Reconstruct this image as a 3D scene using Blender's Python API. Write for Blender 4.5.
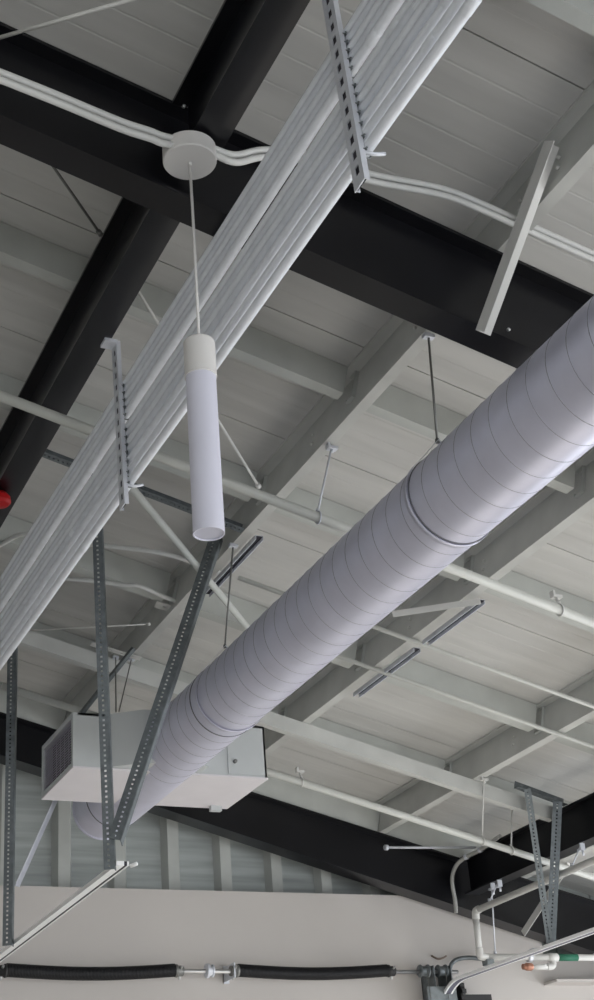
import bpy, math, random
from mathutils import Vector, Matrix
random.seed(4)
for o in list(bpy.data.objects): bpy.data.objects.remove(o)
scn = bpy.context.scene
COL = scn.collection

# ------------------------------------------------------------------ camera
F = 1422.28
YAW, PIT, ROL = (math.radians(a) for a in (27.075, 27.497, -4.826))
FW = Vector((math.sin(YAW)*math.cos(PIT), math.cos(YAW)*math.cos(PIT), math.sin(PIT)))
_r = Vector((math.cos(YAW), -math.sin(YAW), 0)); _u = _r.cross(FW)
RT = _r*math.cos(ROL) + _u*math.sin(ROL)
UP = -_r*math.sin(ROL) + _u*math.cos(ROL)
EYE = Vector((0, 0, 1.6))
cd = bpy.data.cameras.new('camera'); cam = bpy.data.objects.new('camera', cd); COL.objects.link(cam)
cd.sensor_fit = 'AUTO'; cd.sensor_width = 36; cd.lens = F/1000*36; cd.clip_start = .02; cd.clip_end = 200
M = Matrix((RT, UP, -FW)).transposed().to_4x4(); M.translation = EYE; cam.matrix_world = M
scn.camera = cam

# ------------------------------------------------------------------ world, added lights, exposure
w = bpy.data.worlds.new('overcast'); scn.world = w; w.use_nodes = True
w.node_tree.nodes['Background'].inputs[0].default_value = (.86, .93, 1.0, 1)
w.node_tree.nodes['Background'].inputs[1].default_value = 1.0
def area(name, loc, rot, sx, sy, power, col):
    l = bpy.data.lights.new(name, 'AREA'); l.shape = 'RECTANGLE'; l.size = sx; l.size_y = sy; l.energy = power; l.color = col
    o = bpy.data.objects.new(name, l); o.location = loc; o.rotation_euler = rot; COL.objects.link(o); return o
# added fill lights outside the unseen eave windows and the unseen open bay
area('window_daylight', (7.35, 2.2, 1.85), (0, math.radians(90), 0), 2.0, 10.5, 260, (.95, .97, 1.0))
area('bay_daylight', (1.8, -4.5, 1.6), (math.radians(90), 0, 0), 8.0, 3.0, 130, (.95, .97, 1.0))
sl = bpy.data.lights.new('sun', 'SUN'); sl.energy = 9.0; sl.angle = .009; sl.color = (1, .97, .93)
sun = bpy.data.objects.new('sun', sl); COL.objects.link(sun)
sun.rotation_euler = Vector((-.80, .10, -.60)).to_track_quat('-Z', 'Y').to_euler()  # aimed through the added windows so the floor bounces light up
vs = scn.view_settings
scn.display_settings.display_device = 'sRGB'
vs.view_transform = 'Standard'; vs.look = 'None'; vs.gamma = 1; vs.use_curve_mapping = False
vs.exposure = 0.18

# ------------------------------------------------------------------ pixel helpers (direction only; depth from planes)
SL = math.radians(14.036); T = math.tan(SL)
DV = Vector((math.cos(SL), 0, -math.sin(SL)))       # down the roof slope
NV = Vector((math.sin(SL), 0, math.cos(SL)))        # roof normal
EX, EY, EZ = Vector((1,0,0)), Vector((0,1,0)), Vector((0,0,1))
Z_FRAME, Z_DECK = 5.03, 5.23                        # heights of frame top / deck underside at x = 0
def ray(x, y): return RT*((x-297)/F) - UP*((y-500)/F) + FW
def hit(x, y, n, d):
    v = ray(x, y); n = Vector(n); return EYE + v*((d-n.dot(EYE))/n.dot(v))
def atY(x, y, Y): return hit(x, y, (0,1,0), Y)
def atX(x, y, X): return hit(x, y, (1,0,0), X)
def atZ(x, y, Z): return hit(x, y, (0,0,1), Z)
def atR(x, y, z0): return hit(x, y, (T,0,1), z0)
def rz(x, z0=Z_FRAME): return z0 - T*x

# ------------------------------------------------------------------ materials
MATS = {}
def mat(name, col, rough=.6, metal=0, var=.06, scale=6, bump=0, bscale=60, stretch=(1,1,1), emit=0, spec=.5):
    m = bpy.data.materials.new(name); m.use_nodes = True; nt = m.node_tree; b = nt.nodes['Principled BSDF']
    tc = nt.nodes.new('ShaderNodeTexCoord'); mp = nt.nodes.new('ShaderNodeMapping'); mp.inputs['Scale'].default_value = stretch
    nt.links.new(tc.outputs['Object'], mp.inputs[0])
    nz = nt.nodes.new('ShaderNodeTexNoise'); nz.inputs['Scale'].default_value = scale; nz.inputs['Detail'].default_value = 5
    nt.links.new(mp.outputs[0], nz.inputs['Vector'])
    cr = nt.nodes.new('ShaderNodeValToRGB')
    cr.color_ramp.elements[0].position = .3; cr.color_ramp.elements[1].position = .7
    cr.color_ramp.elements[0].color = tuple(c*(1-var) for c in col)+(1,)
    cr.color_ramp.elements[1].color = tuple(min(1, c*(1+var)) for c in col)+(1,)
    nt.links.new(nz.outputs['Fac'], cr.inputs[0]); nt.links.new(cr.outputs[0], b.inputs['Base Color'])
    b.inputs['Roughness'].default_value = rough; b.inputs['Metallic'].default_value = metal
    b.inputs['Specular IOR Level'].default_value = spec
    if bump:
        n2 = nt.nodes.new('ShaderNodeTexNoise'); n2.inputs['Scale'].default_value = bscale
        nt.links.new(mp.outputs[0], n2.inputs['Vector'])
        bp = nt.nodes.new('ShaderNodeBump'); bp.inputs['Strength'].default_value = bump; bp.inputs['Distance'].default_value = .01
        nt.links.new(n2.outputs['Fac'], bp.inputs['Height']); nt.links.new(bp.outputs[0], b.inputs['Normal'])
    if emit:
        b.inputs['Emission Color'].default_value = (.86, .86, 1, 1); b.inputs['Emission Strength'].default_value = emit
    MATS[name] = m; return m
mat('deck', (.565, .56, .54), .7, var=.07, scale=3, stretch=(.5, 4, 1))
mat('purlin', (.56, .565, .54), .55, var=.08, scale=5)
mat('strut_paint', (.49, .505, .48), .55, var=.08, scale=5)
mat('black', (.006, .006, .008), .32, var=.25, scale=3, spec=.42)
mat('duct', (.63, .63, .74), .40, .5, var=.05, scale=9)
mat('seam', (.30, .30, .34), .5, .5)
mat('joint', (.14, .14, .16), .5, .4)
mat('emt', (.80, .83, .88), .5, .2, var=.05, scale=20)
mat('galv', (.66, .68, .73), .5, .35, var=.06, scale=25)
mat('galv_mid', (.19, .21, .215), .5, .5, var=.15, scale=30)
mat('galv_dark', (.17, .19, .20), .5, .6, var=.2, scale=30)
mat('chrome', (.96, .96, .96), .3, .15, var=.02)
mat('white_paint', (.66, .655, .63), .5, var=.05)
mat('pipe_white', (.54, .545, .51), .45, var=.06)
mat('cond_white', (.64, .645, .63), .5, var=.04)
mat('unit', (.50, .52, .52), .5, var=.03)
mat('unit_pan', (.68, .65, .67), .5, var=.03)
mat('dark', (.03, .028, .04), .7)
mat('louver', (.55, .53, .62), .5, .1)
mat('wallpaint', (.53, .50, .475), .8, var=.02, scale=2)
mat('panel', (.40, .43, .42), .5, .2, var=.22, scale=2.2, stretch=(.5, 1, 9))
mat('concrete', (.62, .60, .57), .8, var=.1, scale=2)
mat('plainwall', (.60, .59, .56), .85)
mat('pendant', (.60, .60, .69), .45, var=.01, emit=.02)
mat('canopy', (.66, .645, .63), .5, var=.01)
mat('lens', (.50, .50, .58), .6, var=.01, emit=.01)
mat('spring', (.012, .012, .014), .5, .2)
mat('rubber', (.015, .015, .016), .6)
mat('red', (.55, .012, .014), .4)
mat('copper', (.45, .22, .15), .45, .5)
mat('pipe_grey', (.42, .42, .40), .5)
mat('slot', (.13, .13, .17), .5)  # dark tone standing in for shade inside the track groove
mat('brown', (.20, .15, .12), .6)
mat('green', (.015, .14, .08), .6)
mat('steel', (.55, .55, .55), .35, .9)
mat('rod', (.22, .22, .21), .5, .6)

# ------------------------------------------------------------------ mesh builder
class MB:
    def __init__(s): s.v = []; s.f = []; s.sm = []
    def add(s, vs, fs, smooth=False):
        b = len(s.v); s.v += [Vector(v) for v in vs]; s.f += [tuple(b+i for i in f) for f in fs]; s.sm += [smooth]*len(fs); return s
    def box(s, a, b):
        (x0,y0,z0),(x1,y1,z1) = a, b
        return s.add([(x0,y0,z0),(x1,y0,z0),(x1,y1,z0),(x0,y1,z0),(x0,y0,z1),(x1,y0,z1),(x1,y1,z1),(x0,y1,z1)],
            [(3,2,1,0),(4,5,6,7),(0,1,5,4),(1,2,6,5),(2,3,7,6),(3,0,4,7)])
    def obox(s, p, A, B, C):            # corner p with edge vectors
        p = Vector(p); A, B, C = Vector(A), Vector(B), Vector(C)
        return s.add([p, p+A, p+A+B, p+B, p+C, p+A+C, p+A+B+C, p+B+C],
            [(3,2,1,0),(4,5,6,7),(0,1,5,4),(1,2,6,5),(2,3,7,6),(3,0,4,7)])
    def ext(s, prof, o, U, V, W):       # extrude closed profile
        o = Vector(o); U, V, W = Vector(U), Vector(V), Vector(W); n = len(prof)
        vs = [o+U*a+V*b for a, b in prof] + [o+U*a+V*b+W for a, b in prof]
        return s.add(vs, [tuple(range(n-1,-1,-1)), tuple(range(n, 2*n))] + [(i, (i+1)%n, n+(i+1)%n, n+i) for i in range(n)])
    def tube(s, pts, r, seg=12, caps=True):
        pts = [Vector(p) for p in pts]; rs = r if isinstance(r, (list, tuple)) else [r]*len(pts)
        n = len(pts); tan = [(pts[min(i+1,n-1)]-pts[max(i-1,0)]).normalized() for i in range(n)]
        t0 = tan[0]; ref = EZ if abs(t0.z) < .9 else EX
        nrm = (ref - t0*ref.dot(t0)).normalized(); vs = []
        for i in range(n):
            t = tan[i]; nrm = (nrm - t*nrm.dot(t)).normalized(); b = t.cross(nrm)
            for k in range(seg):
                a = 2*math.pi*k/seg; vs.append(pts[i]+(nrm*math.cos(a)+b*math.sin(a))*rs[i])
        fs = [(i*seg+k, i*seg+(k+1)%seg, (i+1)*seg+(k+1)%seg, (i+1)*seg+k) for i in range(n-1) for k in range(seg)]
        s.add(vs, fs, True)
        if caps:
            s.add(vs[:seg], [tuple(range(seg-1,-1,-1))]); s.add(vs[-seg:], [tuple(range(seg))])
        return s
    def lathe(s, prof, c, axis=EZ, seg=32):     # prof (r, h) along the axis
        c = Vector(c); axis = Vector(axis).normalized(); ref = EX if abs(axis.x) < .9 else EY
        u = (ref-axis*ref.dot(axis)).normalized(); v = axis.cross(u); vs = []; n = len(prof)
        for r, h in prof:
            for k in range(seg):
                a = 2*math.pi*k/seg; vs.append(c+axis*h+(u*math.cos(a)+v*math.sin(a))*r)
        for i in range(n-1):
            s.add(vs[i*seg:(i+2)*seg], [(k, (k+1)%seg, seg+(k+1)%seg, seg+k) for k in range(seg)], abs(prof[i][0]-prof[i+1][0]) < 1e-6)
        if prof[0][0] > 1e-5: s.add(vs[:seg], [tuple(range(seg-1,-1,-1))])
        if prof[-1][0] > 1e-5: s.add(vs[-seg:], [tuple(range(seg))])
        return s
    def strip(s, p, q, S, N, wd, th, pitch=.05, sl=.022, sw=.011):   # slotted flat bar from p to q
        p, q = Vector(p), Vector(q); t = q-p; L = t.length; t.normalize(); S = (S-t*S.dot(t)).normalized(); N = t.cross(S) if t.cross(S).dot(N) > 0 else -t.cross(S)
        e = (wd-sw)/2
        s.obox(p, t*L, S*e, N*th); s.obox(p+S*(e+sw), t*L, S*e, N*th)
        k = int(L/pitch); st = (L-k*pitch)/2; a = 0
        for i in range(k):
            b = st+i*pitch+(pitch-sl)/2
            if b > a: s.obox(p+S*e+t*a, t*(b-a), S*sw, N*th)
            a = b+sl
        s.obox(p+S*e+t*a, t*(L-a), S*sw, N*th)
        return s
    def build(s, name, m, parent=None):
        me = bpy.data.meshes.new(name)
        root = parent
        while root is not None and root.parent is not None: root = root.parent
        if root is not None: org = Vector(root['_o'])
        else:
            org = Vector([(min(v[i] for v in s.v)+max(v[i] for v in s.v))/2 for i in (0,1)] + [min(v.z for v in s.v)])
        me.from_pydata([tuple(v-org) for v in s.v], [], s.f); me.update()
        me.polygons.foreach_set('use_smooth', s.sm)
        me.materials.append(MATS[m])
        import bmesh
        bm = bmesh.new(); bm.from_mesh(me); bmesh.ops.remove_doubles(bm, verts=bm.verts, dist=1e-6) if len(s.v) < 200 and any(s.sm) else None
        bmesh.ops.recalc_face_normals(bm, faces=bm.faces); bm.to_mesh(me); bm.free()
        o = bpy.data.objects.new(name, me); COL.objects.link(o)
        if parent is not None: o.parent = parent
        else: o.location = org; o['_o'] = tuple(org)
        return o
ROOTS = []
def tag(o, label, cat, group=None):
    o['label'] = label; o['category'] = cat
    if group: o['group'] = group
    ROOTS.append(o); return o
def thing(name, label, cat, loc, group=None):
    o = bpy.data.objects.new(name, None); o.empty_display_size = .05; COL.objects.link(o); o.location = loc; o['_o'] = tuple(loc)
    return tag(o, label, cat, group)
def struct(o): o['kind'] = 'structure'; return o
def bez(pts, n=8):                          # Catmull-Rom through points
    pts = [Vector(p) for p in pts]; out = []
    for i in range(len(pts)-1):
        p0, p1, p2, p3 = pts[max(i-1,0)], pts[i], pts[i+1], pts[min(i+2,len(pts)-1)]
        for k in range(n):
            t = k/n; out.append(.5*((2*p1)+(p2-p0)*t+(2*p0-5*p1+4*p2-p3)*t*t+(3*p1-p0-3*p2+p3)*t**3))
    return out+[pts[-1]]

# ================================================================== THE SHELL
X0, X1, Y0, YW = -3.3, 7.1, -4.2, 8.2       # inner faces; YW = painted wall
struct(MB().box((X0-.2, Y0-.2, -.12), (X1+.2, 8.6, 0)).build('floor', 'concrete'))
struct(MB().box((X0-.2, Y0-.2, 0), (X0, 8.6, 6.2)).build('wall_left', 'plainwall'))
wr = MB(); wr.box((X1, Y0-.2, 0), (X1+.15, 8.6, .8)); wr.box((X1, Y0-.2, 2.85), (X1+.15, 8.6, 3.42))
ys = [-3.0, -.3, 2.4, 5.1, 7.8]
wr.box((X1, Y0-.2, .8), (X1+.15, ys[0], 2.85)); wr.box((X1, ys[-1], .8), (X1+.15, 8.6, 2.85))
for y in ys[1:-1]: wr.box((X1, y-.12, .8), (X1+.15, y+.12, 2.85))
struct(wr.build('wall_right', 'plainwall'))  # unseen wall with openings added to let light in
wf = MB(); wf.box((X0-.2, Y0-.2, 0), (-2.4, Y0, 6.1)); wf.box((6.0, Y0-.2, 0), (X1+.15, Y0, 3.4)); wf.ext([(-2.4, 3.2), (6.0, 3.2), (6.0, 3.7), (-2.4, 5.8)], (0, Y0-.2, 0), EX, EZ, EY*.2)
struct(wf.build('wall_front', 'plainwall'))  # front wall out of view; its open bay is added for light
for i in range(4):
    a, b = ys[i]+(.12 if i else 0), ys[i+1]-(.12 if i < 3 else 0)
    m = MB()
    for q in ((a, a+.05), (b-.05, b), ((a+b)/2-.025, (a+b)/2+.025)): m.box((X1+.04, q[0], .8), (X1+.10, q[1], 2.85))
    m.box((X1+.04, a, .8), (X1+.10, b, .85)); m.box((X1+.04, a, 2.80), (X1+.10, b, 2.85))
    struct(m.build('window_%d' % (i+1), 'black'))  # unseen windows, added to light the room from the right
# painted wall around the roll-up door opening, top edge at 3.58 m
ZT = 3.553
wb = MB(); wb.box((X0, YW, 0), (1.85, YW+.1, ZT)); wb.box((4.90, YW, 0), (5.75, YW+.1, ZT)); wb.box((5.75, YW, 0), (X1, YW+.1, 3.18)); wb.box((1.85, YW, 2.70), (4.90, YW+.1, ZT))
wallb = struct(wb.build('wall_back', 'wallpaint'))
d1 = struct(MB().box((1.80, YW+.11, 0), (4.95, YW+.15, 2.74)).build('door_1', 'white_paint'))
for k in range(5): MB().box((1.87, YW+.095, .01+k*.54), (4.88, YW+.11, .53+k*.54)).build('door_section', 'white_paint', d1)
# ribbed metal siding above the painted wall
trim = struct(MB().box((X0, 8.42, 3.0), (X1, 8.46, 6.0)).build('wall_gable', 'panel'))
rp = .352
x = 2.487-rp*16
while x < X1:
    MB().box((x+.012, 8.405, 3.0), (x+rp-.012, 8.42, min(6.0, rz(x, 5.3)))).build('siding_panel', 'panel', trim)
    x += rp
x = 2.487-rp*8
while x < 5.6:
    MB().ext([(-.062, 8.405), (-.036, 8.345), (.036, 8.345), (.062, 8.405)], (x, 0, 3.3), EX, EY, EZ*(rz(x, 5.24)-3.3)).build('siding_rib', 'strut_paint', trim)
    x += rp

# roof deck: panels running down the slope, one object each, with fine ribs
LX = (X1+.3-(X0-.3))/math.cos(SL)
org = Vector((X0-.3, 0, rz(X0-.3, Z_DECK)))
ceil = struct(MB().obox(org+EY*(Y0-.2)+NV*.05, DV*LX, EY*(8.7-Y0), NV*.08).build('ceiling', 'deck'))
seam0, PW = 2.493, .7365
k = -9
while seam0+k*PW < 8.5:
    a, b = seam0+k*PW+.003, min(seam0+(k+1)*PW-.003, 8.5); prof = [(a, .05), (a, .0)]
    g = a+.1228
    while g < b-.05:
        prof += [(g-.006, 0), (g-.002, .0014), (g+.002, .0014), (g+.006, 0)]; g += .1228
    prof += [(b, 0), (b, .05)]
    MB().ext(prof, org, EY, NV, DV*LX).build('roof_panel', 'deck', ceil)
    k += 1

# ================================================================== BLACK FRAMES
def ibeam(m, o, U, V, W, wd, dp, tf=.012, tw=.010):     # U across flanges, V down
    h = wd/2; t = tw/2
    m[0].ext([(-t, tf), (t, tf), (t, dp-tf), (-t, dp-tf)], o, U, V, W)
    m[1].ext([(-h, 0), (h, 0), (h, tf), (-h, tf)], o, U, V, W)
    m[2].ext([(-h, dp-tf), (h, dp-tf), (h, dp), (-h, dp)], o, U, V, W)
def xz(x, z0): return Vector((x, 0, rz(x, z0)))
def bolts(root, pts, d, mname='steel', r=.008):
    for p in pts: MB().lathe([(r, 0), (r, .008), (r*.6, .010)], p, d, 8).build('bolt', mname, root)
raf = thing('rafter', 'deep black steel rafter sloping over the pendant lamp and the round duct', 'beam', (6.3, 3.105, rz(6.3)-.4))
m = [MB(), MB(), MB()]; ibeam(m, xz(X0, Z_FRAME)+EY*3.105, EY, -EZ, DV*((6.6-X0)/math.cos(SL)), .11, .358)
m[0].build('web', 'black', raf); m[1].build('top_flange', 'black', raf); m[2].build('bottom_flange', 'black', raf)
for x in (.52, 5.0): MB().box((x-.005, 3.055, rz(x)-.345), (x+.005, 3.10, rz(x)-.014)).build('stiffener', 'black', raf)
bolts(raf, [Vector((1.283, 3.05, rz(1.283)-.006)), Vector((1.287, 3.047, rz(1.287)-.215)), Vector((2.36, 3.05, 4.115))], -EY, 'steel', .006)
# tapered gable rafter
def cdep(x): return max(.14, .146+(x-2.03)*.0485)
gab = thing('gable_rafter', 'tapered black steel rafter along the ribbed gable wall, deepening down the slope', 'beam', (6.3, 8.08, rz(6.3)-.4))
a, b = X0, 6.6
for nm, yy, tops in (('web', (8.070, 8.080), (.010, -.010)), ('top_flange', (8.005, 8.145), (0, None)), ('bottom_flange', (8.005, 8.145), (None, 0))):
    p = []
    for x in (a, b):
        zt, zb = rz(x), rz(x)-cdep(x)
        if nm == 'web': p.append((x, zt-.012, zb+.012))
        elif nm == 'top_flange': p.append((x, zt, zt-.012))
        else: p.append((x, zb+.012, zb))
    prof = [(p[0][0], p[0][2]), (p[1][0], p[1][2]), (p[1][0], p[1][1]), (p[0][0], p[0][1])]
    MB().ext(prof, (0, yy[0], 0), EX, EZ, EY*(yy[1]-yy[0])).build(nm, 'black', gab)
def ybeam(label, x0, x1, dp, y0, y1):
    r = thing('tie_beam', label, 'beam', ((x0+x1)/2, (y0+y1)/2, rz(x0)-dp))
    m = [MB(), MB(), MB()]; ibeam(m, Vector(((x0+x1)/2, y0, rz(x0))), EX, -EZ, EY*(y1-y0), x1-x0, dp)
    m[0].build('web', 'black', r); m[1].build('top_flange', 'black', r); m[2].build('bottom_flange', 'black', r); return r
tb = ybeam('black steel tie beam carrying the pendant lamp, on the near side of the deep rafter', 1.247, 1.357, .25, -2, 3.049)
ybeam('black steel tie beam above the conduit rack, beyond the deep rafter', 1.247, 1.357, .25, 3.161, 8.0)
ybeam('black steel tie beam behind the white pipe run near the door drums', 5.07, 5.18, .24, 3.161, 8.0)
for x in (6.5,):
    for y, n, s in ((3.105, 'black steel column carrying the deep rafter at the eave', 0), (8.08, 'black steel column carrying the gable rafter at the eave', 0)):
        c = MB(); c.box((x-.1, y-.055, 0), (x+.1, y-.043, rz(x)-.33)); c.box((x-.1, y+.043, 0), (x+.1, y+.055, rz(x)-.33)); c.box((x-.005, y-.043, 0), (x+.005, y+.043, rz(x)-.33))
        tag(c.build('steel_column', 'black'), n, 'column')

# ================================================================== PALE PURLINS (Z sections along Y)
PX = [-.79, .26, 1.325, 2.376, 3.410, 4.485, 5.53, 6.5]
PN = ['purlin standing over the ridge side, highest of the pale steel purlins',
      'pale steel roof purlin in the bay uphill of the black tie beam',
      'pale steel roof purlin resting directly above the black tie beam',
      'pale steel roof purlin with a white kicker brace, directly above the round duct',
      'pale steel roof purlin just downhill of the round duct, slotted channel under its flange',
      'pale steel roof purlin next to the track hangers, clamped pipe rod on its flange',
      'pale steel roof purlin over the eave side beyond the last tie beam',
      'pale steel roof purlin lowest on the slope above the eave']
H = .196
zprof = [(0, 0), (.043, 0), (.043, .014), (.040, .014), (.040, .004), (.004, .004), (.004, H), (-.052, H), (-.052, H-.016), (-.049, H-.016), (-.049, H-.004), (0, H-.004)]
PURL = []
for i, x in enumerate(PX):
    p = thing('purlin', PN[i], 'purlin', (x, 2.4, rz(x)))
    MB().ext(zprof, Vector((x, -3.6, rz(x)+.001)), DV, NV, EY*(8.40+3.6)).build('z_section', 'purlin', p)
    PURL.append(p)
for i, y in ((3, 2.70), (3, 2.92), (3, 3.62), (3, 4.5), (4, 4.9), (4, 5.6), (5, 6.4)):
    x = PX[i]
    bolts(PURL[i], [Vector((x, y, rz(x)))+NV*h+DV*-.001 for h in (.07, .115)], -DV, 'white_paint', .007)
# cross struts (C sections along the slope) between purlins
rows = [(2.23, .13, .055, 'row before the deep black rafter'),
        (4.16, .13, .055, 'first row beyond the deep black rafter'),
        (5.055, .13, .055, 'row along the middle sprinkler pipe'),
        (6.17, .14, .070, 'row with two thin conduits'),
        (7.155, .12, .055, 'row behind the long low channel')]
bays = {1: 'just uphill of the tie beam', 2: 'between tie beam and duct', 3: 'just downhill of the duct', 4: 'two bays downhill of the duct', 5: 'over the eave tie beam'}
for y, dp, fl, where in rows:
    for i, bay in bays.items():
        xa, xb = PX[i]+.03, PX[i+1]-.004
        c = [(0, 0), (0, dp), (fl, dp), (fl, dp-.015), (fl-.003, dp-.015), (fl-.003, dp-.004), (.004, dp-.004), (.004, .004), (fl-.003, .004), (fl, .004), (fl, 0)]
        L = (xb-xa)/math.cos(SL)
        o = MB().ext(c, Vector((xa, y-fl, rz(xa, Z_DECK-.003))), EY, -NV, DV*L).build('cross_strut', 'strut_paint')
        tag(o, 'pale cross strut %s, %s' % (bay, where), 'strut', 'cross struts between the purlins')
for i, bay in bays.items():
    xa, xb = PX[i]+.03, PX[i+1]-.004
    o = MB().obox(Vector((xa, 8.02, rz(xa, Z_FRAME+.004))), DV*((xb-xa)/math.cos(SL)), EY*.004, NV*.18).build('closure_plate', 'strut_paint')
    tag(o, 'pale closure plate on the gable rafter, bay '+bay, 'plate', 'closure plates on the gable rafter')

fl, dp = .05, .082
c = [(0, 0), (0, dp), (fl, dp), (fl, dp-.015), (fl-.003, dp-.015), (fl-.003, dp-.004), (.004, dp-.004), (.004, .004), (fl-.003, .004), (fl, .004), (fl, 0)]
o = MB().ext(c, Vector((.3, 6.835, rz(.3, Z_FRAME-.002))), EY, -NV, DV*((5.03-.3)/math.cos(SL))).build('sub_channel', 'purlin')
tag(o, 'long pale channel fixed under the purlins, crossing over the plenum box', 'channel')

# ================================================================== ROUND SPIRAL DUCT + PLENUM
DX, DZ, DR = 2.40, 3.77, .163
duct = thing('spiral_duct', 'large round galvanized spiral duct running to the gable wall', 'duct', (DX, 4, DZ-DR))
ya = [-.48, 1.54, 3.557, 5.577, 6.30, 7.33]
for a, b in zip(ya, ya[1:]):
    s = MB().tube([(DX, a, DZ), (DX, b, DZ)], DR, 72).build('duct_section', 'duct', duct)
    if a > 6: continue
    pit = .105; n = int((b-a)/pit*40); pts = []
    for k in range(n+1):
        t = 2*math.pi*k/40; pts.append((DX+math.cos(t)*(DR+.0002), a+.01+k*pit/40*.99, DZ+math.sin(t)*(DR+.0002)))
    MB().tube(pts, .0014, 5).build('spiral_seam', 'seam', s)
for y in ya[1:4]:
    MB().lathe([(DR+.001, 0), (DR+.003, .001), (DR+.003, .004), (DR+.001, .005)], (DX, y-.002, DZ), EY, 72).build('joint_line', 'joint', duct)
MB().lathe([(DR+.001, 0), (DR+.003, .001), (DR+.003, .004), (DR+.001, .005)], (DX, 7.10, DZ), EY, 72).build('joint_line', 'joint', duct)
MB().lathe([(DR+.003, 0), (DR+.003, .02), (DR-.01, .024), (.001, .024)], (DX, 7.325, DZ), EY, 48).build('end_cap', 'duct', duct)

def duct_hanger(label, top, y, cl):
    h = thing('duct_hanger', label, 'hanger', (DX, y, DZ), 'hangers of the round duct')
    ap = Vector((DX-.015, y, DZ+DR+.07))
    MB().tube([top, ap], .0045, 8).build('rod', 'rod', h)
    MB().box((top[0]-.02, top[1]-.012, top[2]-.012), (top[0]+.02, top[1]+.012, top[2]+.004)).build('beam_clamp', 'galv', h)
    for s in (-1, 1):
        a0 = math.radians(50); p = Vector((DX+s*math.cos(a0)*(DR+.004), y, DZ+math.sin(a0)*(DR+.004)))
        d = (p-ap); MB().obox(ap-EY*.010, d, EY*.020, Vector((0, 0, .002))).build('strap_leg', 'galv', h)
    pts = [(DX+math.cos(a)*(DR+.0045), y, DZ+math.sin(a)*(DR+.0045)) for a in [math.radians(50-280*k/48) for k in range(49)]]
    b = MB()
    vs = []
    for p in pts:
        c = Vector((DX, y, DZ)); d = (Vector(p)-c).normalized()
        vs += [Vector(p)-EY*.010, Vector(p)+EY*.010, Vector(p)+EY*.010+d*.0015, Vector(p)-EY*.010+d*.0015]
    b.add(vs, [(4*i+j, 4*i+(j+1)%4, 4*i+4+(j+1)%4, 4*i+4+j) for i in range(48) for j in range(4)], True)
    b.build('strap', 'duct', h)
    MB().lathe([(.008, 0), (.008, .014)], ap-EZ*.007, EZ, 8).build('nut', 'rod', h)
duct_hanger('thin rod and strap hanging the round duct just behind the deep black rafter', Vector((2.395, 3.55, rz(2.395)-.003)), 3.572, 0)
duct_hanger('thin rod and strap hanging the round duct beside the perforated diagonal hanger', Vector((2.38, 5.33, rz(2.38)-.003)), 5.50, 0)

BX = (1.914, 2.908); BY = (6.27, 6.80); BZ = (3.652, 3.922)
pl = thing('plenum_box', 'pale grey sheet metal plenum box with a louvred end, around the round duct', 'air box', ((BX[0]+BX[1])/2, (BY[0]+BY[1])/2, BZ[0]))
b = MB(); t = .012
b.box((BX[0]+.02, BY[0], BZ[0]+.004), (BX[1], BY[0]+t, BZ[1])); b.box((BX[0]+.02, BY[1]-t, BZ[0]+.004), (BX[1], BY[1], BZ[1]))
b.box((BX[1]-t, BY[0], BZ[0]+.004), (BX[1], BY[1], BZ[1])); b.box((BX[0]+.02, BY[0], BZ[1]-t), (BX[1], BY[1], BZ[1]))
b.build('casing', 'unit', pl)
MB().box((BX[0]-.004, BY[0]-.004, BZ[0]-.004), (BX[1]+.004, BY[1]+.004, BZ[0]+.004)).build('bottom_pan', 'unit_pan', pl)
MB().box((BX[0]+.045, BY[0]+.012, BZ[0]+.008), (BX[0]+.05, BY[1]-.012, BZ[1]-.012)).build('filter_backing', 'dark', pl)  # dark sheet behind the louvers
fr = MB(); q = .026
fr.box((BX[0]-.004, BY[0]-.002, BZ[0]+.004), (BX[0]+.02, BY[0]+q, BZ[1])); fr.box((BX[0]-.004, BY[1]-q, BZ[0]+.004), (BX[0]+.02, BY[1]+.002, BZ[1]))
fr.box((BX[0]-.004, BY[0]+q, BZ[0]+.004), (BX[0]+.02, BY[1]-q, BZ[0]+q)); fr.box((BX[0]-.004, BY[0]+q, BZ[1]-q), (BX[0]+.02, BY[1]-q, BZ[1]))
gr = fr.build('grille_frame', 'unit', pl)
n = 17
for k in range(n):
    z = BZ[0]+q+.004+k*(BZ[1]-BZ[0]-2*q-.008)/(n-1)
    MB().obox((BX[0]+.002, BY[0]+q, z), (0, BY[1]-BY[0]-2*q, 0), (.010, 0, .006), (-.001, 0, .0016)).build('louver', 'louver', gr)
for k in range(7):
    y = BY[0]+q+(k+.5)*(BY[1]-BY[0]-2*q)/7; MB().box((BX[0]+.013, y-.001, BZ[0]+q), (BX[0]+.016, y+.001, BZ[1]-q)).build('grille_bar', 'louver', gr)
ac = MB().box((2.70, BY[0]-.006, BZ[0]+.012), (BX[1]-.012, BY[0], BZ[1]-.012)).build('access_door', 'unit', pl)
MB().lathe([(.010, 0), (.010, .012), (.006, .016)], (2.735, BY[0]-.006, BZ[0]+.075), -EY, 12).build('latch', 'rod', ac)
MB().ext([(2.085, BY[0]), (2.10, BY[0]-.02), (2.227, BY[0]-.107), (2.30, BY[0]-.12), (2.55, BY[0]-.12), (2.55, BY[0])], (0, 0, BZ[0]+.006), EX, EY, EZ*(BZ[1]-BZ[0]-.006)).build('transition_neck', 'unit', pl)
MB().box((2.80, BY[1]-.05, BZ[0]-.03), (2.86, BY[1]-.02, BZ[0]-.004)).build('drain_bracket', 'unit', pl)
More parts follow.
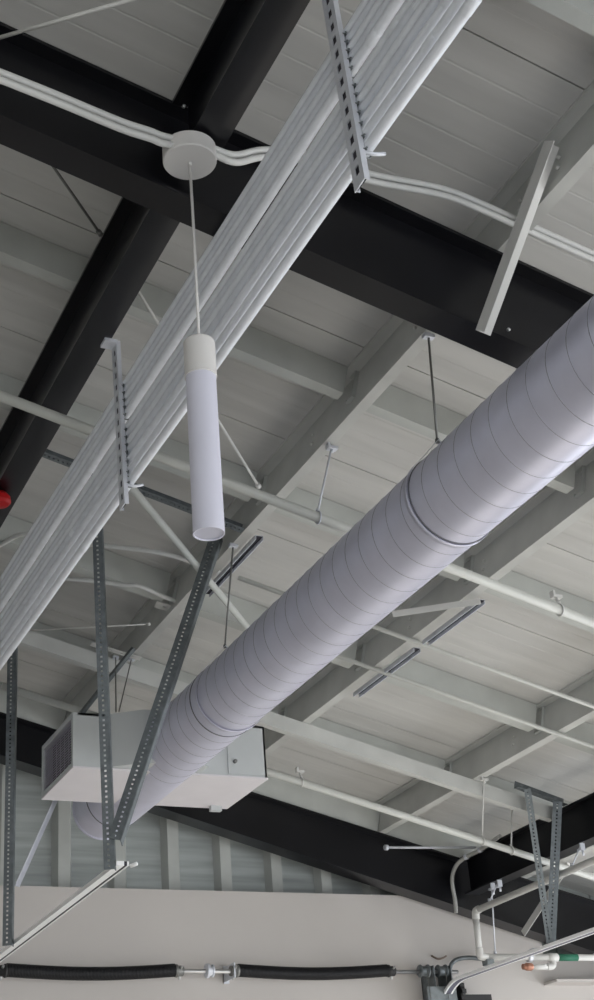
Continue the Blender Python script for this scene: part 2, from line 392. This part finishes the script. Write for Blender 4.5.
for k, (a, bb) in enumerate((((115.6, 657), (116, 712)), ((131.5, 659), (119, 711.5)))):
    top = atR(*a, Z_FRAME-.005); bt = atZ(*bb, BZ[1]+.003)
    h = thing('box_hanger', 'thin %s rod hanging the grey plenum box from the purlin' % ('upright' if k == 0 else 'slanting'), 'hanger', bt)
    MB().tube([top, bt], .0035, 8).build('rod', 'rod', h)
    MB().box((top.x-.015, top.y-.012, top.z-.010), (top.x+.015, top.y+.012, top.z+.004)).build('beam_clamp', 'galv', h)

# ================================================================== CONDUIT RACK (12 conduits stacked on upright slotted channels)
RX = 1.392
Zt, Zb = 4.302, 3.872
ords = ['topmost', 'second from top', 'third from top', 'fourth from top', 'fifth from top, just above the open slit', 'sixth from top, just below the open slit', 'sixth from bottom', 'fifth from bottom', 'fourth from bottom', 'third from bottom', 'second from bottom', 'lowest']
pitch = (Zt-Zb-.03)/12.28; CZ = []; z = Zt-.015
for i in range(12):
    CZ.append((z, .0150 if 4 < i < 9 else .0142)); z -= pitch*(1.88 if i == 4 else 1.3 if i > 8 else 1.15 if i == 8 else .95)
random.seed(7)
mat('emt_dull', (.70, .73, .79), .5, .2, var=.06, scale=20)
for i, (zc, r) in enumerate(CZ):
    c = thing('conduit', 'galvanized electrical conduit, %s in the rack of twelve' % ords[i], 'conduit', (RX+r, 3.5, zc-r), 'conduits in the rack')
    pts = []; N = 26
    wob = random.uniform(-.0015, .0015)
    for k in range(N+1):
        y = -1.2+k*(8.3+1.2)/N; pts.append((RX+r+.001*math.sin(k*1.3+i), y, zc+wob*math.sin(k*.9+i*2)))
    MB().tube(pts, r, 14).build('pipe', 'emt_dull' if i in (1, 3, 6, 8) else 'emt', c)
    for y in (random.uniform(1.7, 2.2), random.uniform(4.2, 5.4)):
        MB().lathe([(r, 0), (r+.0008, .002), (r+.0008, .045), (r, .047)], (RX+r, y, zc), EY, 14).build('coupling', 'emt', c)
def rack_post(label, p_bot, p_top, wd=.052):
    p_bot, p_top = Vector(p_bot)+EX*.010, Vector(p_top)+EX*.010
    r = thing('rack_channel', label, 'channel', p_bot, 'slotted channels of the conduit rack')
    # slotted face looks towards -X and the sides reach back to the conduits
    m = MB(); m.strip(p_bot-EY*wd/2, p_top-EY*wd/2, EY, -EX, wd, .003, .050, .027, .019)
    for s in (-1, 1): m.obox(p_bot+EY*(s*wd/2-(.003 if s > 0 else 0)), p_top-p_bot, EY*.003, EX*.012)
    m.build('channel', 'galv', r)
    MB().obox(p_bot-EY*(wd/2-.004)+EX*.002, p_top-p_bot, EY*(wd-.008), EX*.002).build('channel_back', 'dark', r)  # dark sheet painting in the shade behind the slotted face
    for zc, rr in CZ:
        t = (zc-p_bot.z)/(p_top.z-p_bot.z); b = p_bot.lerp(p_top, t); x0 = b.x+.012
        st = MB(); pts = [Vector((RX+rr+(rr+.002)*math.cos(a), b.y, zc+(rr+.002)*math.sin(a))) for a in [math.radians(150-300*j/12) for j in range(13)]]
        st.tube(pts, .0022, 6); st.obox((x0-.004, b.y-.028, zc-rr-.002), (.010, 0, 0), (0, .010, 0), (0, 0, .004))
        st.lathe([(.003, 0), (.003, .008)], (x0+.002, b.y-.026, zc-rr), -EY, 6)
        st.build('pipe_strap', 'galv_mid', r)
    zc, rr = CZ[-1]
    hk = MB().tube(bez([(RX-.004, b.y-.02, zc-rr-.004), (RX+.02, b.y-.03, zc-rr-.012), (RX+.05, b.y-.03, zc-rr-.002)], 4), .005, 8).build('strap_ear', 'galv', r)
    return r
rk = rack_post('slotted channel clamped under the black tie beam, holding the conduit rack', (RX-.024, 3.957, 3.79), (RX-.024, 4.01, 4.468))
MB().box((RX-.060, 3.98, 4.455), (RX-.012, 4.03, 4.468)).build('beam_clamp', 'galv', rk)
rk2 = rack_post('slotted channel crossing the conduit rack on the near side of the deep rafter', (RX-.024, 2.234, 3.775), (RX-.024, 2.285, 4.468))
MB().box((RX-.060, 2.26, 4.455), (RX-.012, 2.31, 4.468)).build('beam_clamp', 'galv', rk2)

# ================================================================== PENDANT LAMP
px, py = 1.256, 2.958
pd = thing('pendant_lamp', 'white cylinder pendant lamp hanging on a cord from a round canopy', 'lamp', (px, py, 3.21))
MB().lathe([(.076, 0), (.0785, .004), (.0785, .052), (.074, .056)], (px, py, 4.400), EZ, 48).build('canopy', 'canopy', pd)
MB().lathe([(.03, 0), (.03, .014)], (px+.015, py, 4.456), EZ, 16).build('mounting_box', 'canopy', pd)
MB().tube([(px, py, 4.402), (px+.0015, py, 4.1), (px, py, 3.77)], .0042, 10).build('cord', 'canopy', pd)
MB().lathe([(.004, 0), (.006, -.012), (.002, -.016)], (px, py, 4.402), EZ, 10).build('strain_relief', 'canopy', pd)
cp = MB().lathe([(.0430, 0), (.0430, .108), (.040, .114), (.008, .116)], (px, py, 3.660), EZ, 40).build('cap', 'canopy', pd)
MB().lathe([(.0432, 0), (.0438, .002), (.0432, .005)], (px, py, 3.659), EZ, 40).build('rim', 'canopy', cp)
MB().lathe([(.0375, .004), (.0375, .0), (.0405, .0), (.0405, .475)], (px, py, 3.193), EZ, 40).build('diffuser_tube', 'pendant', pd)
MB().lathe([(.0374, 0), (.0374, .003)], (px, py, 3.1965), EZ, 40).build('end_lens', 'lens', pd)

# ================================================================== TWIN CONDUITS ALONG THE DEEP RAFTER
def yline(pix, Y, dz=0): return [atY(x, y, Y)+Vector((0, 0, dz)) for x, y in pix]
base = [(-30, 60), (0, 71), (60, 95), (120, 120), (150, 130), (163, 135), (190, 146)]
mid = [(212, 151), (235, 154), (262, 149), (300, 152), (370, 173), (440, 187), (480, 202), (520, 220), (594, 253), (640, 272)]
for j, nm in ((0, 'upper'), (1, 'lower')):
    pts = yline(base+mid, 2.925, -.028*j-.004)
    for p in pts:
        if 1.19 < p.x < 1.335: p.z = max(p.z, 4.445-.0215*j)
    o = MB().tube(bez(pts, 6), .0105, 10).build('twin_conduit', 'cond_white')
    tag(o, '%s of two white conduits running along the deep black rafter past the lamp canopy' % nm, 'conduit')
# white kicker brace from purlin to rafter
def angle(name, p, q, S, N, wd, th, m, label=None, cat=None, group=None, parent=None):
    p, q = Vector(p), Vector(q); t = (q-p).normalized(); S = (S-t*S.dot(t)).normalized(); N = (N-t*N.dot(t)-S*N.dot(S)).normalized()
    b = MB(); b.obox(p, q-p, S*wd, N*th); b.obox(p+N*th, q-p, S*th, N*(wd-th))
    o = b.build(name, m, parent)
    if label: tag(o, label, cat, group)
    return o
angle('kicker_brace', (2.322, 2.66, 4.560), (2.232, 3.045, 4.085), EX, -EY, .056, .004, 'white_paint', 'white steel angle bracing the purlin to the deep black rafter', 'brace')
angle('kicker_brace', atY(521, 931, 8.0)+EX*.0, atY(566, 862, 7.55), EX, -EY, .05, .004, 'white_paint', 'white steel angle bracing the gable rafter behind the perforated V hanger', 'brace')

# ================================================================== SPRINKLER PIPES
def run(pix, z0, r, name, label, m='pipe_white', cat='pipe', ext=.35, parts=()):
    a, b = atR(*pix[0], z0), atR(*pix[1], z0); y = (a.y+b.y)/2
    xa, xb = a.x-ext, b.x+ext
    p, q = Vector((xa, y, rz(xa, z0))), Vector((xb, y, rz(xb, z0)))
    t = thing(name, label, cat, ((xa+xb)/2, y, rz(xb, z0)-r))
    MB().tube([p, q], r, 16).build('pipe', m, t)
    for s in parts:
        c = p.lerp(q, s); MB().lathe([(r+.006, 0), (r+.006, .05)], c-DV*.025, DV, 16).build('coupling', m, t)
    return t, y
tp2, YP2 = run([(0, 394), (594, 624.6)], 4.69, .0205, 'sprinkler_pipe', 'white sprinkler pipe passing under the black tie beam and above the round duct', parts=(.93,))
tp1, YP1 = run([(67, 706), (594, 878)], 4.74, .0200, 'sprinkler_pipe', 'white sprinkler pipe running down the slope in front of the tapered gable rafter', parts=())
run([(394, 677), (594, 746)], 5.015, .0115, 'thin_conduit', 'thin white conduit under the purlins, next to the cross strut row', cat='conduit', ext=.7)
run([(372, 628), (594, 705)], 5.015, .0115, 'thin_conduit', 'thin white conduit under the purlins, crossing the slotted channel on the flange', cat='conduit', ext=.7)
def pipe_hanger(label, top, x, Y, z0, r, m='galv'):
    zc = rz(x, z0); c = Vector((x, Y, zc)); h = thing('pipe_hanger', label, 'hanger', c-EZ*r, 'clevis hangers of the sprinkler pipes')
    rg = [(x, Y+math.cos(a)*(r+.004), zc+math.sin(a)*(r+.004)) for a in [2*math.pi*k/16 for k in range(17)]]
    MB().tube(rg, .0035, 6).build('ring', m, h)
    MB().tube([Vector(top), c+EZ*(r+.004)], .0045, 8).build('rod', m, h)
    t = Vector(top); b = MB(); b.box((t.x-.022, t.y-.014, t.z-.016), (t.x+.022, t.y+.014, t.z-.004)); b.box((t.x-.022, t.y-.014, t.z-.004), (t.x-.012, t.y+.014, t.z+.014)); b.lathe([(.006, 0), (.006, .02)], t-EZ*.03, EZ, 8)
    b.build('beam_clamp', m, h)
    MB().lathe([(.008, 0), (.008, .012)], c+EZ*(r+.006), EZ, 6).build('nut', m, h)
pipe_hanger('rod and ring hanging the middle sprinkler pipe from the purlin over the duct', (2.41, YP2-.03, rz(2.41)-.002), 2.335, YP2, 4.69, .0205)
def ph(label, tpx, bpx, Y, z0, r, z1=Z_FRAME, m='white_paint'):
    c = atR(*bpx, z0); t = atR(*tpx, z1) if z1 else Vector((c.x, Y+.01, rz(c.x, z0)+.075))
    pipe_hanger(label, t, c.x, Y, z0, r, m)
ph('rod and ring clamped to the purlin, hanging the pipe above the track hangers', (484, 778), (483, 841), YP1, 4.74, .02)
ph('pale rod hanging the lower sprinkler pipe beside the perforated V hanger', (512, 806), (511, 851), YP1, 4.74, .02)
ph('short ring clip on the sprinkler pipe beside the plenum box', None, (301, 783), YP1, 4.74, .02, None)
ph('short ring clip on the middle sprinkler pipe downhill of the duct', None, (559, 611), YP2, 4.69, .0205, None)
# sway brace from the middle pipe
pb = atR(262, 645, 5.06); pm = atR(142, 500, 4.80); pa = pm+(pm-pb).normalized()*.22
sb = thing('sway_brace', 'pale round sway brace slanting from the conduit rack to behind the duct', 'brace', pa)
MB().tube([pa, pb], .0165, 12).build('brace_pipe', 'strut_paint', sb)
MB().box((pb.x-.03, pb.y-.03, pb.z-.01), (pb.x+.03, pb.y+.03, pb.z+.03)).build('swivel_plate', 'galv', sb)
# roof bracing rods
def rodthing(label, p, q, r=.006, m='white_paint', kn=None):
    h = thing('bracing_rod', label, 'rod', (min(p.x, q.x), min(p.y, q.y), min(p.z, q.z)))
    MB().tube([p, q], r, 8).build('rod', m, h)
    for e, d in ((p, (q-p).normalized()), (q, (p-q).normalized())):
        MB().lathe([(r*1.9, 0), (r*1.9, .02)], e, d, 8).build('end_nut', m, h)
rodthing('dark thin bracing rod from the deep rafter to the left face of the tie beam', atR(34, 139, 4.95), atR(101, 235, 4.95), .005, 'rod')
rodthing('white bracing rod running from the tie beam, behind the pendant lamp, to the purlin', atR(132, 281, 4.94), atR(259, 487, 4.94))
rodthing('pale bracing rod above the deep rafter beside the tie beam', Vector((atR(-12, 41, 4.93))), atR(150, -6, 4.95), .006)
rodthing('thin pale rod crossing behind the perforated hanger of the door track', atR(20, 631, 4.99), atR(150, 624, 5.03), .004)
# bent white conduits behind the rack
for pix, z0, lab in (([(-12, 551), (0, 545), (24, 534), (60, 540), (90, 544), (150, 551), (180, 558), (203, 567), (222, 574)], 5.08, 'white bent conduit sagging across the bay behind the conduit rack'),
                     ([(56, 578), (95, 581), (125, 585), (140, 586), (165, 597), (186, 605)], 5.075, 'white bent conduit lying along the cross strut behind the perforated hanger')):
    o = MB().tube(bez([atR(x, y, z0) for x, y in pix], 5), .012, 8).build('bent_conduit', 'cond_white'); tag(o, lab, 'conduit')
# slotted plate at the strut end, left of the duct
m = MB(); p = atR(157, 601, 5.075); q = atR(186, 609, 5.075); m.strip(p, q, EY, -EZ, .07, .003, .06, .016, .012)
tag(m.build('splice_plate', 'white_paint'), 'white slotted splice plate at the strut end beside the perforated diagonal hanger', 'plate')
m = MB(); p = atR(92, 642, Z_FRAME-.006); q = atR(142, 657, Z_FRAME-.006); m.strip(p, q, EY, -EZ, .045, .003, .06, .016, .012)
tag(m.build('splice_plate', 'white_paint'), 'white slotted plate holding the two thin rods of the plenum box', 'plate')
# slotted channels under purlin flanges
def flange_channel(label, p, q):
    h = thing('slotted_channel', label, 'channel', p)
    t = (q-p).normalized(); b = MB(); b.obox(p, q-p, EX*.004, EZ*-.022); b.obox(p+EX*.036, q-p, EX*.004, EZ*-.022); b.obox(p, q-p, EX*.04, EZ*-.003)
    b.build('channel', 'galv', h)
    MB().obox(p+EX*.004-EZ*.0035, q-p, EX*.032, EZ*-.002).build('channel_bed', 'dark', h)  # dark sheet standing in for shade inside the open channel
for lab, a, b_, i in (('slotted channel under the purlin flange where a slim white brace ends', (424, 641), (481, 600), 4), ('short slotted channel under the purlin flange near the thin conduits', (345, 690), (416, 648), 4),
                      ('slotted channel under the purlin flange behind the pendant lamp', (196, 590), (250, 533), 3)):
    pa, pb = atR(*a, Z_FRAME), atR(*b_, Z_FRAME); x = PX[i]+.052
    flange_channel(lab, Vector((x, pa.y, rz(x)-.001)), Vector((x, pb.y, rz(x)-.001)))
e = atR(480, 598, Z_FRAME-.02); g = atR(392, 611, Z_FRAME-.12)
angle('slim_brace', e, g, EY, -EZ, .03, .003, 'white_paint', 'slim white steel angle running from the slotted channel towards the round duct', 'brace')

# ================================================================== DOOR TRACKS AND HANGERS
TZ = 2.972
def track(label, x, y0, y1, hs, shade_m):
    # underside seen from below: rail body, near-flush dark strip painting in the groove's shade, rail lip (x ranges in hs)
    h = thing('door_track', label, 'track', (x, y1, TZ-.03))
    def sec(u0, u1, z0, z1): return [(u0, z0), (u1, z0), (u1, z1), (u0, z1)]
    body, slot_shade, lip = sec(hs[0], hs[1], -.009, .009), sec(hs[1], hs[2], -.0080, .008), sec(hs[2], hs[3], -.009, .009)
    R = .36; n = 12; pts = [Vector((x, y1+R*math.sin(t), TZ-R*(1-math.cos(t)))) for t in [math.pi/2*k/n for k in range(n+1)]]
    for nm, prof, m in (('rail', body, 'chrome'), ('rail_lip', lip, 'chrome'), ('roller_slot', slot_shade, shade_m)):
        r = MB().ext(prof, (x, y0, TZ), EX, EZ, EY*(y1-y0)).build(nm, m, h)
        vs = []
        for k, p in enumerate(pts):
            t = math.pi/2*k/n; up = Vector((0, math.sin(t), math.cos(t))); vs += [p+EX*u+up*v for u, v in prof]
        q = len(prof); MB().add(vs, [(k*q+j, k*q+(j+1)%q, (k+1)*q+(j+1)%q, (k+1)*q+j) for k in range(n) for j in range(q)]).build('curved_'+nm, m, h)
    MB().box((x-.02, y1+R-.010, .0), (x+.02, y1+R+.010, TZ-R)).build('upright_rail', 'chrome', h)
    return h
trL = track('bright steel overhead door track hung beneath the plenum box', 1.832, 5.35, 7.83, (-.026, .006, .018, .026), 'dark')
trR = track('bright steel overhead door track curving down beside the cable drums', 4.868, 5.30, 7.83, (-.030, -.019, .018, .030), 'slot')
MB().lathe([(.008, 0), (.008, .03), (.005, .032)], (1.87, 5.37, TZ-.005), Vector((.7, -.7, .2)), 8).build('stop_bolt', 'chrome', trL)
MB().obox((4.838, 6.98, TZ+.010), (.06, 0, 0), (0, .05, 0), (0, 0, .004)).build('splice_plate', 'galv', trR)
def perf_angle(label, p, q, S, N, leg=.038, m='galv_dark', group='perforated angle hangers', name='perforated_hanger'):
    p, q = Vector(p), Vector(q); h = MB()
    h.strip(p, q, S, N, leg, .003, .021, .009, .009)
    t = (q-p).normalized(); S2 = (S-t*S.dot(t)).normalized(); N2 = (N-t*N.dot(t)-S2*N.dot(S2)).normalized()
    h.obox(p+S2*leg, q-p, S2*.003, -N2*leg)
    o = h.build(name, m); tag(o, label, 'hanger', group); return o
Sx = (EX*.9-EY*.45).normalized(); Nn = (-EY*.9-EX*.45).normalized()
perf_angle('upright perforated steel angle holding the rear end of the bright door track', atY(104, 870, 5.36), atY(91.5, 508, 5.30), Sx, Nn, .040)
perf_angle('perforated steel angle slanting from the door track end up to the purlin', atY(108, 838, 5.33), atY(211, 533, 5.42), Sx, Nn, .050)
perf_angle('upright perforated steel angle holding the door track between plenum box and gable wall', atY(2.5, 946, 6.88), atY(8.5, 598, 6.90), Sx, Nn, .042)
perf_angle('perforated steel angle spanning under the purlins above the door track end', (1.315, 5.15, rz(1.315)-.002), (2.37, 5.165, rz(2.37)-.002), EY, -EZ, .045, group='perforated cross angles', name='perforated_cross_angle')
p, q = atY(15, 886, 6.75), atY(68, 768, 7.3)
angle('sway_angle', p, q, EX, -EY, .022, .003, 'galv', 'slim grey steel angle slanting from the upright hanger to behind the plenum box', 'brace')
angle('sway_angle', Vector((2.02, 6.95, 4.0)), Vector((2.33, 6.6, 4.43)), EX, -EY, .03, .003, 'galv_mid', 'short grey steel angle above the plenum box beneath the purlin', 'brace')
# V hanger of the right-hand track
vb = Vector((4.868, 6.90, TZ+.0))
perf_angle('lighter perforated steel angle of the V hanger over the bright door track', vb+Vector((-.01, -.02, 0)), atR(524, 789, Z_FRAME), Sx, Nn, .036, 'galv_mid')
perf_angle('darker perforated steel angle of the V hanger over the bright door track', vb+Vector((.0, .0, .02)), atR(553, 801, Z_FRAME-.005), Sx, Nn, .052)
pa, pb = atR(519, 786, Z_FRAME), atR(568, 804, Z_FRAME)
perf_angle('perforated steel angle fixed between purlin and tie beam over the V hanger', pa, pb, EY, -EZ, .045, group='perforated cross angles', name='perforated_cross_angle')

# ================================================================== TORSION SPRING SHAFT
SY, SZ = 8.06, 3.052
ts = thing('torsion_shaft', 'steel door shaft with two sagging black springs on the painted wall', 'door hardware', (3.4, SY, SZ-.1))
MB().tube([(1.85, SY, SZ), (4.98, SY, SZ-.006)], .0127, 14).build('shaft', 'steel', ts)
for a, b in ((2.075, 3.065), (3.465, 4.47)):
    n = 120; pts = []; seg = 14; turns = n
    for k in range(turns*seg+1):
        t = k/(turns*seg); an = 2*math.pi*k/seg; sag = -.020*math.sin(math.pi*t)
        pts.append((a+(b-a)*t, SY+.034*math.cos(an), SZ+.004+sag+.034*math.sin(an)))
    sp = MB().tube(pts, .0044, 5).build('spring', 'spring', ts)
    core = [(a+(b-a)*k/12, SY, SZ+.004-.020*math.sin(math.pi*k/12)) for k in range(13)]
    MB().tube(core, .0335, 16).build('spring_core', 'spring', sp)
def cone(x, d, big=True):
    c = MB().lathe([(.036, 0), (.038, .012), (.030, .022), (.030, .05), (.022, .052)], (x, SY, SZ), EX*d, 18).build('spring_cone', 'rod' if big else 'rubber', ts)
    for a in (40, 160, 280):
        v = Vector((0, math.cos(math.radians(a)), math.sin(math.radians(a)))); MB().tube([Vector((x+d*.03, SY, SZ))+v*.02, Vector((x+d*.03, SY, SZ))+v*.052], .007, 8).build('set_screw', 'steel', c)
cone(3.065, 1); cone(3.465, -1)
cone(4.47, 1, False); cone(2.075, -1, False)
def plate(x, name='bearing_plate'):
    b = MB(); b.box((x-.004, SY-.035, SZ-.042), (x+.004, YW-.002, SZ+.042)); b.lathe([(.026, 0), (.026, .02)], (x-.01, SY, SZ), EX, 18)
    b.box((x-.004, YW-.012, SZ-.05), (x+.03, YW-.002, SZ+.05)); b.build(name, 'galv', ts)
plate(2.015); plate(3.43)
MB().lathe([(.03, 0), (.042, .006), (.042, .022), (.03, .028), (.03, .04), (.036, .042), (.036, .05)], (3.255, SY, SZ), EX, 20).build('shaft_coupler', 'galv', ts)
for x in (4.70, 4.83):
    MB().lathe([(.036, 0), (.040, .006), (.030, .010), (.030, .05), (.038, .054), (.041, .062), (.02, .066)], (x, SY, SZ), EX, 24).build('cable_drum', 'galv_dark', ts)
for x in (4.79, 4.915):
    b = MB(); b.box((x-.003, SY-.03, SZ-.30), (x+.003, YW-.002, SZ+.03)); b.box((x-.003, YW-.012, SZ-.34), (x+.03, YW-.002, SZ-.06)); b.lathe([(.026, 0), (.026, .016)], (x-.008, SY, SZ), EX, 16)
    b.build('end_bracket', 'galv_dark', ts)
MB().box((4.72, SY-.04, SZ-.20), (4.93, SY-.03, SZ-.10)).build('mounting_plate', 'galv_mid', ts)
for x in (4.73, 4.86): MB().tube([(x, SY-.05, SZ), (x, SY-.055, SZ-.5)], .003, 6).build('lift_cable', 'rod', ts)
hp = atY(436, 959, YW-.002)
hk = MB().tube(bez([hp-EX*.03+EZ*.02, hp+Vector((-.005, -.03, -.005)), hp+Vector((.03, -.04, .0)), hp+Vector((.055, -.04, .012))], 5), .006, 8).build('wall_hook', 'brown')
tag(hk, 'small bent brown hook on the painted wall above the cable drums', 'hook')
op = thing('door_opener', 'black motor box with a cog rim under the curved door track', 'motor', (5.06, 8.09, 2.55))
MB().box((4.98, 8.0, 2.55), (5.17, 8.195, 2.90)).build('housing', 'rubber', op)
cg = MB(); cg.lathe([(.055, 0), (.055, .03)], (4.95, 8.05, 2.92), EX, 18)
for k in range(8):
    a = math.pi*2*k/8; cg.box((4.95, 8.05+.055*math.cos(a)-.012, 2.92+.055*math.sin(a)-.012), (4.98, 8.05+.055*math.cos(a)+.012, 2.92+.055*math.sin(a)+.012))
cg.build('sprocket', 'rubber', op)
o = MB().tube(bez([(5.0, 8.16, 2.90), (4.98, 8.16, 3.05), (5.02, 8.16, 3.13), (5.12, 8.14, 3.15), (5.26, 8.12, 3.135)], 6), .014, 8).build('motor_cable', 'galv_dark')
tag(o, 'short grey flexible cable arching from the motor box to the white pipe', 'cable')

# ================================================================== WHITE PIPE RUN BY THE GABLE
PY = 7.80
e1 = atY(475, 911, PY); e2 = atY(480, 957, PY)
PZ = e1.z
gp = thing('white_pipe_run', 'white pipe run dropping through two elbows in front of the painted wall', 'pipe', (e1.x, PY, e2.z))
R = .0205
MB().tube([(e1.x, 4.2, PZ), (e1.x, PY-.03, PZ)], R, 16).build('feed_pipe', 'white_paint', gp)
MB().tube(bez([(e1.x, PY-.05, PZ), (e1.x, PY-.01, PZ-.006), (e1.x, PY, PZ-.05)], 6), R+.004, 16).build('elbow', 'white_paint', gp)
MB().tube([(e1.x, PY, PZ-.04), (e2.x, PY, e2.z+.04)], R, 16).build('drop_pipe', 'white_paint', gp)
MB().tube(bez([(e2.x, PY, e2.z+.05), (e2.x+.006, PY, e2.z+.008), (e2.x+.05, PY, e2.z)], 6), R+.004, 16).build('elbow', 'white_paint', gp)
xe = 6.45
MB().tube([(e2.x+.04, PY, e2.z), (xe, PY, e2.z)], R, 16).build('wall_pipe', 'white_paint', gp)
te = atY(553, 961, PY)
MB().lathe([(R+.006, 0), (R+.006, .07)], (te.x-.035, PY, e2.z), EX, 16).build('tee', 'white_paint', gp)
MB().tube(bez([(te.x, PY, e2.z), (te.x, PY-.0, e2.z-.035), (te.x-.012, PY, e2.z-.054), (te.x-.05, PY, e2.z-.058)], 6), R, 16).build('elbow', 'white_paint', gp)
MB().tube([(te.x-.04, PY, e2.z-.058), (te.x-.17, PY, e2.z-.058)], R*.85, 16).build('branch_pipe', 'white_paint', gp)
MB().lathe([(.020, 0), (.024, .01), (.024, .045), (.018, .05), (.018, .07)], (te.x-.165, PY, e2.z-.058), -EX, 12).build('copper_fitting', 'copper', gp)
MB().lathe([(R+.0015, 0), (R+.0015, .15)], (te.x+.04, PY, e2.z), EX, 16).build('green_band', 'green', gp)
for x in (e2.x+.35, e2.x+.87):
    MB().lathe([(R+.008, 0), (R+.008, .03)], (x, PY, e2.z), EX, 16).build('union', 'galv', gp)
MB().box((e2.x+.03, PY-.03, e2.z-.05), (e2.x+.08, PY+.03, e2.z-.018)).build('pipe_clamp', 'galv_mid', gp)
def clip(label, top, bot):
    top, bot = Vector(top), Vector(bot); h = thing('pipe_clip', label, 'hanger', bot, 'hangers of the white pipe run')
    MB().tube([top, bot], .0045, 8).build('rod', 'galv', h)
    b = MB(); b.box((top.x-.016, top.y-.02, top.z-.03), (top.x+.016, top.y+.02, top.z-.018)); b.box((top.x-.016, top.y-.02, top.z-.018), (top.x+.016, top.y-.010, top.z+.012)); b.lathe([(.007, 0), (.007, .03)], top-EZ*.03-EY*.012, -EZ, 8)
    b.build('beam_clamp', 'galv', h)
    MB().lathe([(.010, 0), (.010, .016)], bot, EZ, 8).build('nut', 'galv', h)
zb = rz(5.07)-.24
clip('long rod clamped to the tie beam, holding the low wall pipe', (5.085, 7.70, zb-.01), (5.11, PY, e2.z+R))
clip('short rod and clamp over the elbow of the white pipe run', (5.085, 7.62, zb-.01), (e1.x, 7.62, PZ+R))
clip('short rod and clamp over the white feed pipe beside the V hanger', (5.085, 6.72, zb-.01), (e1.x, 6.72, PZ+R))
# flexible conduit rising along the gable rafter and thin capped rod
pts = [atY(456, 913, 7.97), atY(455, 900, 7.97), atY(452, 880, 7.96), atY(456, 866, 7.93), atY(466, 857, 7.86), atY(480, 850, 7.7), atY(500, 836, 7.45)]
fx = thing('flex_conduit', 'grey conduit rising over the gable rafter and bending beneath the deck', 'conduit', pts[0])
MB().tube(bez(pts, 6), .013, 10).build('pipe', 'pipe_grey', fx)
for p in (pts[4], pts[5]): MB().lathe([(.018, -.012), (.018, .012)], p, Vector((.5, -.8, .2)), 10).build('coupling', 'galv', fx)
p, q = atY(386, 847.5, 7.86), atY(476, 847.5, 7.86)
cr = thing('capped_rod', 'thin level grey rod with a round end cap in front of the gable rafter', 'rod', p)
MB().tube([p, q], .008, 8).build('rod', 'galv', cr)
MB().lathe([(.018, 0), (.018, .022)], p-EX*.01, EX, 12).build('end_cap', 'galv', cr)
# pale bracket ledge low on the wall, red bell on the tie beam
o = MB().box((5.72, 8.05, 2.985), (6.3, YW-.001, 3.0)).build('wall_ledge', 'wallpaint'); tag(o, 'pale flat ledge on the painted wall below the white pipe run', 'ledge')
rb = thing('alarm_bell', 'round red bell hanging under the black tie beam', 'bell', (1.27, 5.1, 4.35))
c = atX(-1, 500, 1.27)
MB().lathe([(.012, .045), (.032, .040), (.047, .022), (.050, 0), (.040, -.012), (.012, -.02)], c-EZ*.01, EZ, 28).build('gong', 'red', rb)
MB().lathe([(.014, 0), (.014, max(.02, rz(1.247)-.25-(c.z+.03)))], c+EZ*.03, EZ, 12).build('stem', 'red', rb)
for o in bpy.data.objects:
    if '_o' in o: del o['_o']
